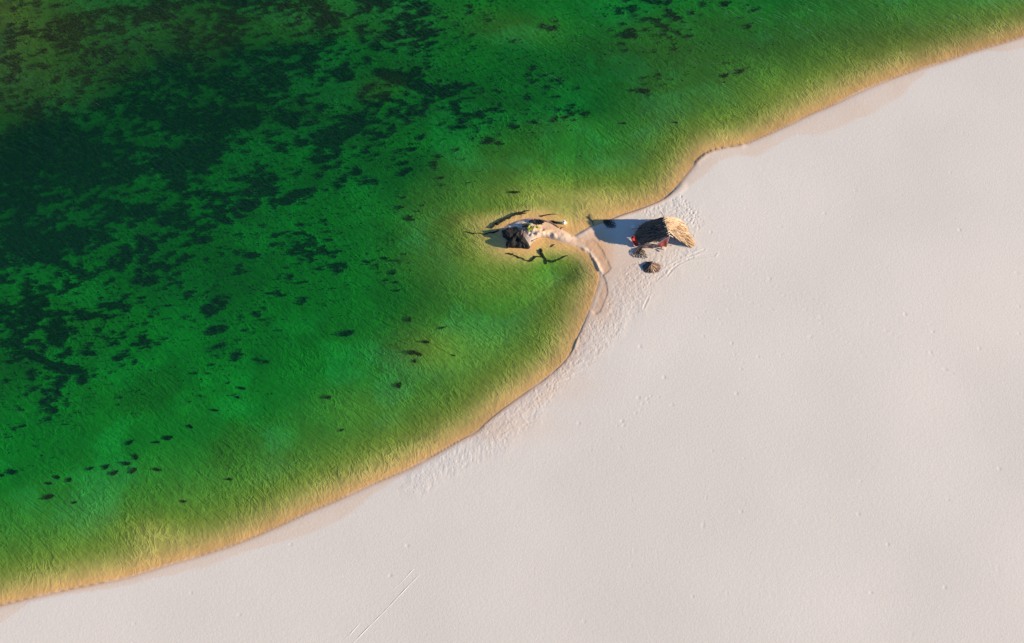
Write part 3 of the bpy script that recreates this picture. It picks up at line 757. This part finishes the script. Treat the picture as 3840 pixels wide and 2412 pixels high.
# ------------------------------------------------------------------ the hut
RH = 3.5
hut_o = PV(2497, 925)
hut = empty('thatched_hut', hut_o)
tag(hut, 'open palm thatched hut with dark left slope and golden right slope on the sand', 'hut')
def hp(px, py, z):
    v = PV(px, py, z); return v - hut_o
def curve(pts, n):
    pts = [Vector(p) for p in pts]; out = []
    for i in range(n):
        t = i / (n - 1) * (len(pts) - 1); k = min(int(t), len(pts) - 2); f = t - k
        p0 = pts[max(k - 1, 0)]; p1 = pts[k]; p2 = pts[k + 1]; p3 = pts[min(k + 2, len(pts) - 1)]
        out.append(.5 * ((2 * p1) + (p2 - p0) * f + (2 * p0 - 5 * p1 + 4 * p2 - p3) * f * f + (3 * p1 - p0 - 3 * p2 + p3) * f ** 3))
    return out
def loft(name, ridge, midc, eave, nu, nv, thick, mat, parent):
    a, b, c = curve(ridge, nu), curve(midc, nu), curve(eave, nu)
    grid = []
    for j in range(nv):
        v = j / (nv - 1)
        w0, w1, w2 = (1 - v) * (1 - 2 * v), 4 * v * (1 - v), v * (2 * v - 1)
        grid.append([a[i] * w0 + b[i] * w1 + c[i] * w2 for i in range(nu)])
    def nrm(i, j):
        du = grid[j][min(i + 1, nu - 1)] - grid[j][max(i - 1, 0)]; dv = grid[min(j + 1, nv - 1)][i] - grid[max(j - 1, 0)][i]
        n_ = du.cross(dv).normalized()
        return n_ if n_.z > 0 else -n_
    V, F = [], []
    for j in range(nv):
        for i in range(nu): V.append(grid[j][i])
    for j in range(nv):
        for i in range(nu): V.append(grid[j][i] - nrm(i, j) * thick)
    m = nu * nv; I = lambda i, j, k=0: j * nu + i + k * m
    for j in range(nv - 1):
        for i in range(nu - 1):
            F.append((I(i, j), I(i + 1, j), I(i + 1, j + 1), I(i, j + 1))); F.append((I(i, j + 1, 1), I(i + 1, j + 1, 1), I(i + 1, j, 1), I(i, j, 1)))
    for j in range(nv - 1):
        F.append((I(0, j), I(0, j + 1), I(0, j + 1, 1), I(0, j, 1))); F.append((I(nu - 1, j + 1), I(nu - 1, j), I(nu - 1, j, 1), I(nu - 1, j + 1, 1)))
    for i in range(nu - 1):
        F.append((I(i + 1, 0), I(i, 0), I(i, 0, 1), I(i + 1, 0, 1))); F.append((I(i, nv - 1), I(i + 1, nv - 1), I(i + 1, nv - 1, 1), I(i, nv - 1, 1)))
    o = mesh_obj(name, V, F, mat, parent)
    def samp(u, v):
        i, j = u * (nu - 1), v * (nv - 1); i0, j0 = min(int(i), nu - 2), min(int(j), nv - 2); fi, fj = i - i0, j - j0
        g = grid
        p = (g[j0][i0] * (1 - fi) + g[j0][i0 + 1] * fi) * (1 - fj) + (g[j0 + 1][i0] * (1 - fi) + g[j0 + 1][i0 + 1] * fi) * fj
        d = (g[j0 + 1][i0] * (1 - fi) + g[j0 + 1][i0 + 1] * fi) - (g[j0][i0] * (1 - fi) + g[j0][i0 + 1] * fi)
        return p, d.normalized(), nrm(i0, j0)
    return o, samp
def frond_meshes(name, mats, L, W, seed):
    out = []
    for q, mt in enumerate(mats):
        r = random.Random(seed + q); mb = MB(); v = []
        for k, (x, w) in enumerate(((0, .5), (.35, 1), (.7, .8), (1, .15))):
            b = r.uniform(-.1, .1) * W; z = .03 + r.uniform(0, .03)
            v += [(x * L, b - w * W / 2, 0), (x * L, b, z), (x * L, b + w * W / 2, 0)]
        f = []
        for k in range(3): f += [(3 * k, 3 * k + 3, 3 * k + 4, 3 * k + 1), (3 * k + 1, 3 * k + 4, 3 * k + 5, 3 * k + 2), (3 * k + 2, 3 * k + 5, 3 * k + 3, 3 * k)]
        mb.add(v, f); me = bpy.data.meshes.new(name); me.from_pydata([tuple(p) for p in mb.v], [], mb.f); me.materials.append(mt); out.append(me)
    return out
def lay(meshes, samp, parent, nrow, ncol, seed, skew=0.0, over=.0):
    r = random.Random(seed)
    for j in range(nrow):
        for i in range(ncol):
            u = min(max((i + r.uniform(.1, .9)) / ncol, 0), 1); v = min(max((j + r.uniform(-.2, .6)) / nrow * .92, 0), .93)
            p, d, n_ = samp(u, v)
            yv = n_.cross(d).normalized(); an = r.gauss(skew, .15)
            x_ = (d * math.cos(an) + yv * math.sin(an) + n_ * r.uniform(-.02, .09)).normalized(); z_ = (n_ - x_ * n_.dot(x_)).normalized(); y_ = z_.cross(x_)
            s = r.uniform(.7, 1.25)
            m = Matrix(((x_.x * s, y_.x * s, z_.x, 0), (x_.y * s, y_.y * s, z_.y, 0), (x_.z * s, y_.z * s, z_.z, 0), (0, 0, 0, 1)))
            m.translation = p + n_ * r.uniform(.0, .07)
            inst('palm_frond', r.choice(meshes), m, parent)
ridgeL = [hp(2485, 815, RH), hp(2493, 838, RH), hp(2502, 862, RH), hp(2510, 886, RH)]
eaveL = [hp(2425, 833, 1.0), hp(2400, 850, 1.0), hp(2385, 870, .95), hp(2383, 887, .9), hp(2389, 903, .9), hp(2402, 917, .9)]
midL = [hp(2452, 826, 2.45), hp(2440, 845, 2.5), hp(2440, 868, 2.5), hp(2445, 888, 2.5), hp(2456, 903, 2.35)]
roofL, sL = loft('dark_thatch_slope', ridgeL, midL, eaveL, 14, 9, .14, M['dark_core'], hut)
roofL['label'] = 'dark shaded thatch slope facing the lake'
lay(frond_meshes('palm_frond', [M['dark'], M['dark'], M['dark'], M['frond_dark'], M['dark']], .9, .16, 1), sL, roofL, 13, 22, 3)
ridgeR = [hp(2491, 815, RH + .05), hp(2497, 832, RH + .05), hp(2502, 848, RH + .05), hp(2507, 864, RH)]
eaveR = [hp(2548, 823, 1.1), hp(2569, 842, .75), hp(2582, 870, .5), hp(2595, 893, .3), hp(2608, 915, .2), hp(2599, 931, .12)]
midR = [hp(2522, 817, 2.5), hp(2537, 830, 2.4), hp(2543, 852, 2.25), hp(2545, 873, 2.0), hp(2540, 895, 1.75)]
roofR, sR = loft('golden_thatch_slope', ridgeR, midR, eaveR, 14, 9, .14, M['straw_core'], hut)
roofR['label'] = 'sunlit golden thatch slope reaching down to the sand'
lay(frond_meshes('palm_frond', [M['straw'], M['strawpale'], M['straw'], M['frond_tan'], M['strawpale'], M['frond']], .9, .11, 9), sR, roofR, 12, 24, 4, -.12)
MB().tube([hp(2478, 794, RH - .15), hp(2490, 815, RH), hp(2510, 887, RH + .02)], [.05, .07, .07], 7).build('ridge_pole', M['wood'], hut)
for i in range(9):                                   # lashings along the ridge
    t_ = (i + .5) / 9; c_ = hp(2488, 817, RH + .1).lerp(hp(2509, 880, RH + .1), t_)
    a_ = random.uniform(-.8, .8)
    MB().tube([c_ + Vector((-.28 * math.cos(a_), -.28 * math.sin(a_), -.1)), c_ + Vector((0, 0, .06)), c_ + Vector((.22 * math.cos(a_), .22 * math.sin(a_), -.08))], .045, 5).build('lashing', M['pale'] if i % 3 else M['wood'], hut)
for a_, b_, r_ in ((hp(2510, 886, RH), Vector((0, 0, -.2)), .085), (hp(2488, 817, RH), hp(2476, 852, 0), .085), (hp(2403, 914, .85), hp(2400, 931, 0), .07),
                 (hp(2424, 835, .9), hp(2420, 850, 0), .07), (hp(2546, 830, 1.1), hp(2542, 848, 0), .07), (hp(2596, 926, .2), hp(2595, 931, -.1), .06)):
    MB().tube([a_, (a_ + b_) / 2, b_], r_, 7).build('post', M['wood'], hut)
MB().tube([hp(2510, 882, RH - .05), hp(2524, 890, RH - .45)], .055, 6).build('crossbar', M['pale'], hut)
MB().tube([hp(2508, 888, RH - .1), hp(2486, 900, 2.6), hp(2464, 916, 1.7)], .06, 6).build('verge_pole', M['frame'], hut)
g0, g1, g2, g3 = hp(2506, 889, RH - .25), hp(2467, 915, 1.7), hp(2470, 931, .05), hp(2499, 927, .05)
def sheet(name, q, th, mat, parent, wob=.05, n=8):
    V, F = [], []
    nrm = (q[1] - q[0]).cross(q[3] - q[0]).normalized()
    for s in (0, 1):
        for j in range(n):
            for i in range(n):
                u, v = i / (n - 1), j / (n - 1)
                p = (q[0] * (1 - u) + q[1] * u) * (1 - v) + (q[3] * (1 - u) + q[2] * u) * v
                V.append(p + nrm * (wob * math.sin(u * 9 + v * 2) * math.sin(v * 2.6 + .3) + s * th))
    m = n * n
    for j in range(n - 1):
        for i in range(n - 1):
            a = j * n + i; F += [(a, a + 1, a + n + 1, a + n), (a + m, a + n + m, a + n + 1 + m, a + 1 + m)]
    for i in range(n - 1):
        F += [(i, i + m, i + 1 + m, i + 1), (m - n + i, m - n + i + 1, 2 * m - n + i + 1, 2 * m - n + i), (i * n, (i + 1) * n, (i + 1) * n + m, i * n + m), (i * n + n - 1, i * n + n - 1 + m, (i + 1) * n + n - 1 + m, (i + 1) * n + n - 1)]
    return mesh_obj(name, V, F, mat, parent)
sheet('red_gable_cloth', [g0, g1, g2, g3], .03, M['redcloth'], hut)
sheet('side_cloth', [hp(2458, 918, 1.2), hp(2404, 921, .8), hp(2404, 932, .05), hp(2448, 934, .05)], .03, M['mat'], hut)
sheet('back_wall', [hp(2490, 822, 2.8), hp(2548, 828, 1.0), hp(2544, 848, .0), hp(2478, 852, .0)], .05, M['dark'], hut)
sheet('inner_mat', [hp(2500, 925, .14), hp(2572, 929, .12), hp(2566, 915, .12), hp(2500, 908, .14)], .03, M['mat'], hut, .01)
for i in range(4):
    t_ = i / 3.0
    a_, b_ = ridgeL[0].lerp(ridgeL[3], .05 + .9 * t_) - Vector((0, 0, .25)), curve(eaveL, 12)[int(t_ * 11)] - Vector((0, 0, .22))
    MB().tube([a_, (a_ + b_) / 2 + Vector((0, 0, .25)), b_], .045, 5).build('rafter', M['wood'], hut)

# loose planks and sticks before the hut
def plank(px0, py0, px1, py1, w, th, mat, name, label, cat):
    a_, b_ = G(px0, py0), G(px1, py1); c_ = (a_ + b_) / 2; d_ = b_ - a_
    o = MB()
    L_ = d_.length; o.v = []; o.box((0, 0, 0), (L_, w, th)).box((L_ * .3, 0, th * .6), (w * .8, w * 1.1, th * .5))
    q = o.build(name, mat); q.location = c_ + Vector((0, 0, th / 2 + .02)); q.rotation_euler = (0, 0, math.atan2(d_.y, d_.x))
    tag(q, label, cat); return q
plank(2456, 923, 2493, 933, .42, .16, M['pale'], 'plank', 'thick pale plank lying before the hut opening', 'plank')
plank(2463, 936, 2474, 944, .10, .07, M['root'], 'driftwood_stick', 'short dark stick on trampled sand below the pale plank', 'stick')
plank(2500, 921, 2522, 922, .14, .1, M['frame'], 'plank', 'small pinkish board at the foot of the hut front post', 'plank')

# beach lounger
lg_o = G(2383, 912); lg = empty('beach_lounger', lg_o); tag(lg, 'red lounger with pale rounded frame in the shade beside the hut', 'lounger')
A_, B_ = PV(2374, 884, .75) - lg_o, PV(2389, 925, .4) - lg_o
ax = (B_ - A_).normalized(); sx = Vector((ax.y, -ax.x, 0)).normalized(); up = sx.cross(ax); up = up if up.z > 0 else -up
Ln, Wd = (B_ - A_).length, .84
loop = []
for i in range(33):
    a_ = 2 * math.pi * i / 32; cx = math.copysign(abs(math.cos(a_)) ** .45, math.cos(a_)); sy = math.copysign(abs(math.sin(a_)) ** .55, math.sin(a_))
    loop.append(A_ + ax * Ln / 2 + ax * cx * Ln / 2 + sx * sy * Wd / 2)
MB().tube(loop, .055, 6).build('frame', M['frame'], lg)
V, F = [], []
for s in (0, 1):
    V.append(A_ + ax * Ln / 2 - up * (.1 + s * .03))
    for k in (.5, .93):
        for i in range(32):
            V.append(A_.lerp(A_, 0) + ax * Ln / 2 + (loop[i] - A_ - ax * Ln / 2) * k - up * ((.08 if k == .5 else .01) + s * .03))
for s, m in ((0, 0), (1, 65)):
    for i in range(32):
        j = (i + 1) % 32; f1 = (m, m + 1 + i, m + 1 + j); f2 = (m + 1 + i, m + 33 + i, m + 33 + j, m + 1 + j)
        F += [f1, f2] if s else [f1[::-1], f2[::-1]]
mesh_obj('sling', V, F, M['redsling'], lg, True)
for k in (4, 12, 20, 28):
    p_ = loop[k]; MB().tube([p_, Vector((p_.x, p_.y, -.05))], .03, 6).build('leg', M['frame'], lg)

# cool box in the shade
cb = empty('cool_box', G(2374, 853), .1); tag(cb, 'small white cool box on shaded sand left of the hut roof', 'cool box')
MB().box((0, 0, .15), (.52, .32, .3), None, 1.05).build('body', M['white'], cb)
MB().box((0, 0, .33), (.58, .37, .06), None, .92).build('lid', M['white'], cb)
MB().tube([(-.27, 0, .22), (-.3, 0, .42), (.3, 0, .42), (.27, 0, .22)], .018, 5).build('handle', M['frame'], cb)

# fallen palm leaves
def fan(name, label, px, py, dirs, L, W, mats, seed, h=.25, dz=0.0, nleaf=11, cat='palm leaf'):
    r = random.Random(seed); o0 = G(px, py, dz); root = empty(name, o0); tag(root, label, cat)
    for di, (a_, Lk) in enumerate(dirs):
        L_ = L * Lk; d_ = Vector((math.cos(a_), math.sin(a_), 0)); mt = mats[di % len(mats)]
        sp = [d_ * L_ * t + Vector((0, 0, h * math.sin(math.pi * min(t * 1.05, 1)) + .04)) for t in (0, .25, .5, .75, 1)]
        lf = MB().tube(sp, [.035, .03, .025, .02, .008], 5).build('leaf_stem', mt, root)
        mb = MB()
        for k in range(nleaf * 2):
            t = (k // 2 + .6) / (nleaf + .6); sgn = 1 if k % 2 else -1
            i = min(int(t * 4), 3); c_ = sp[i].lerp(sp[i + 1], t * 4 - i)
            an = a_ + sgn * r.uniform(.5, .95) * (1.1 - .5 * t); e_ = r.uniform(-.35, .05)
            q = Vector((math.cos(an) * math.cos(e_), math.sin(an) * math.cos(e_), math.sin(e_))); l_ = W * (1.15 - .55 * abs(t - .4)) * r.uniform(.7, 1.15)
            s_ = q.cross(Vector((0, 0, 1))).normalized() * .045 * r.uniform(.8, 1.5)
            b0 = c_ + q * l_ * .5; b0.z += .03; tp = c_ + q * l_; tp.z = max(tp.z, .02)
            mb.add([c_, b0 + s_, tp, b0 - s_, b0 + Vector((0, 0, -.03))], [(0, 1, 4), (1, 2, 4), (2, 3, 4), (3, 0, 4), (0, 3, 2, 1)])
        mb.build('leaflets', mt, root)
    return root
fan('palm_leaf_bundle', 'bundle of dark dry palm leaves spread at the lower corner of the hut', 2399, 926, [(-2.25, 1.0), (-2.0, 1.0), (-1.75, .95), (-1.5, .95), (-1.25, 1.1), (-1.05, 1.1)], 1.9, .32,
    [M['frond'], M['frond_dark'], M['darkleaf'], M['frond_dark'], M['frond_dark']], 11, .3)
fan('palm_leaf_bundle', 'dark palm leaves lying at the water edge in the hut shadow', 2262, 828, [(-.75, 1.0), (-.5, 1.15), (-.25, 1.0), (-1.0, .7), (-.62, 1.2), (-.1, .8)], 2.5, .42, [M['frond_dark'], M['frond_dark'], M['darkleaf']], 12, .14)
# collapsed sunshade of dry leaves
hc = G(2440, 1003); heap = empty('collapsed_sunshade', hc); tag(heap, 'collapsed brown sunshade of dry palm leaves on the sand below the hut', 'sunshade')
apex = Vector((.05, .28, .5))
rim = []
for i in range(16):
    a_ = 2 * math.pi * i / 16
    rim.append(Vector((math.cos(a_) * 1.3 * (1.12 if math.cos(a_) > .6 else 1) + .05 + .09 * math.sin(i * 2.3), math.sin(a_) * .92 - .05 + .1 * math.sin(i * 1.7), .05)))
V = [apex] + rim + [v_ * .92 - Vector((0, 0, .04)) for v_ in rim] + [apex - Vector((0, 0, .1))]
F = [(0, 1 + i, 1 + (i + 1) % 16) for i in range(16)] + [(1 + i, 17 + i, 17 + (i + 1) % 16, 1 + (i + 1) % 16) for i in range(16)] + [(33, 17 + (i + 1) % 16, 17 + i) for i in range(16)]
cone = mesh_obj('cone', V, F, M['frond'], heap)
hm = frond_meshes('dry_frond', [M['frond'], M['frond'], M['frond_dark'], M['frond_tan']], .75, .17, 40)
r_ = random.Random(9)
for i in range(64):
    a_ = 2 * math.pi * i / 64 + r_.uniform(-.05, .05); k = (a_ / (2 * math.pi) * 16) % 16; k0 = int(k) % 16; rp = rim[k0].lerp(rim[(k0 + 1) % 16], k - int(k))
    d_ = (rp - apex).normalized(); t0 = r_.choice((.0, .1, .35, .5)); p_ = apex.lerp(rp, t0)
    s_ = r_.uniform(.75, 1.2); n_ = d_.cross(Vector((-math.sin(a_), math.cos(a_), 0))).normalized(); n_ = n_ if n_.z > 0 else -n_
    y_ = n_.cross(d_)
    m = Matrix(((d_.x * s_, y_.x * s_, n_.x, 0), (d_.y * s_, y_.y * s_, n_.y, 0), (d_.z * s_, y_.z * s_, n_.z, 0), (0, 0, 0, 1))); m.translation = p_ + n_ * .03
    me_ = hm[3] if (math.cos(a_) > -.1 and math.sin(a_) < .1 and r_.random() < .6) else r_.choice(hm[:3])
    inst('dry_frond', me_, m, heap)
MB().tube([(.05, .28, .3), (.06, .32, .62)], .04, 6).build('pole', M['wood'], heap)
MB().tube([(.9, -.1, .1), (1.3, -.3, .12), (1.65, -.22, .1)], [.06, .05, .02], 5).build('loose_stick', M['frond'], heap)

# white canister in the shallows
wc = empty('canister', G(2115, 838)); tag(wc, 'white plastic canister with dark opening standing in the orange shallows', 'canister')
mb = MB()
prof = [(.20, 0), (.24, .06), (.24, .55), (.20, .64), (.09, .68), (.09, .76)]
for r0, z0 in prof: mb.v += [Vector((math.cos(k * math.pi / 6) * r0 * 1.15, math.sin(k * math.pi / 6) * r0, z0)) for k in range(12)]
for i in range(5): mb.f += [(i * 12 + k, i * 12 + (k + 1) % 12, (i + 1) * 12 + (k + 1) % 12, (i + 1) * 12 + k) for k in range(12)]
mb.f += [tuple(range(12))[::-1]]
bd = mb.build('body', M['white'], wc, True)
MB().tube([(0, 0, .70), (0, 0, .765)], .075, 12).build('opening', M['black'], wc)
MB().tube([(.0, .07, .72), (.0, .26, .70), (.02, .30, .55), (.0, .22, .45)], .03, 6).build('handle', M['white'], wc)
MB().tube([(.20, -.1, .25), (.33, -.12, .32), (.40, -.02, .30)], [.08, .07, .05], 7).build('spout', M['white'], wc)

# tyre tracks ploughed across the open sand
def rut(pts, w=.055, h=.035):
    P3 = [Vector((*p, 0)) for p in pts]; v = []
    for a_, b_ in zip(P3[:-1], P3[1:]):
        m_ = max(2, int((b_ - a_).length / .5)); v += [a_.lerp(b_, q / m_) for q in range(m_)]
    v.append(P3[-1]); V, F = [], []
    zz = field(np.array([p.x for p in v]), np.array([p.y for p in v]))[0]
    for i, p in enumerate(v):
        t = (v[min(i + 1, len(v) - 1)] - v[max(i - 1, 0)]).normalized(); s = Vector((-t.y, t.x, 0)); k = w * random.uniform(.6, 1.3)
        hh = h * random.uniform(.5, 1.2) * (0.2 if i in (0, len(v) - 1) else 1)
        V += [p + s * k * 1.6 + Vector((0, 0, zz[i] - .02)), p + Vector((0, 0, zz[i] + hh)), p - s * k * 1.6 + Vector((0, 0, zz[i] - .02))]
    for i in range(len(v) - 1): F += [(3 * i, 3 * i + 1, 3 * i + 4, 3 * i + 3), (3 * i + 1, 3 * i + 2, 3 * i + 5, 3 * i + 4)]
    o = mesh_obj('tyre_track', V, F, M['drysand'], ground)
M['drysand'] = simple('loose_sand', (.70, .665, .65), .95, .05, 6, .2)
for t_ in ([(1556, 2129), (1530, 2158), (1500, 2190)], [(1495, 2193), (1470, 2217)], [(1578, 2152), (1540, 2190), (1490, 2243), (1440, 2296), (1385, 2350), (1325, 2412), (1300, 2436)], [(1352, 2335), (1320, 2372), (1295, 2398)]):
    rut(pl(t_, 1.0))
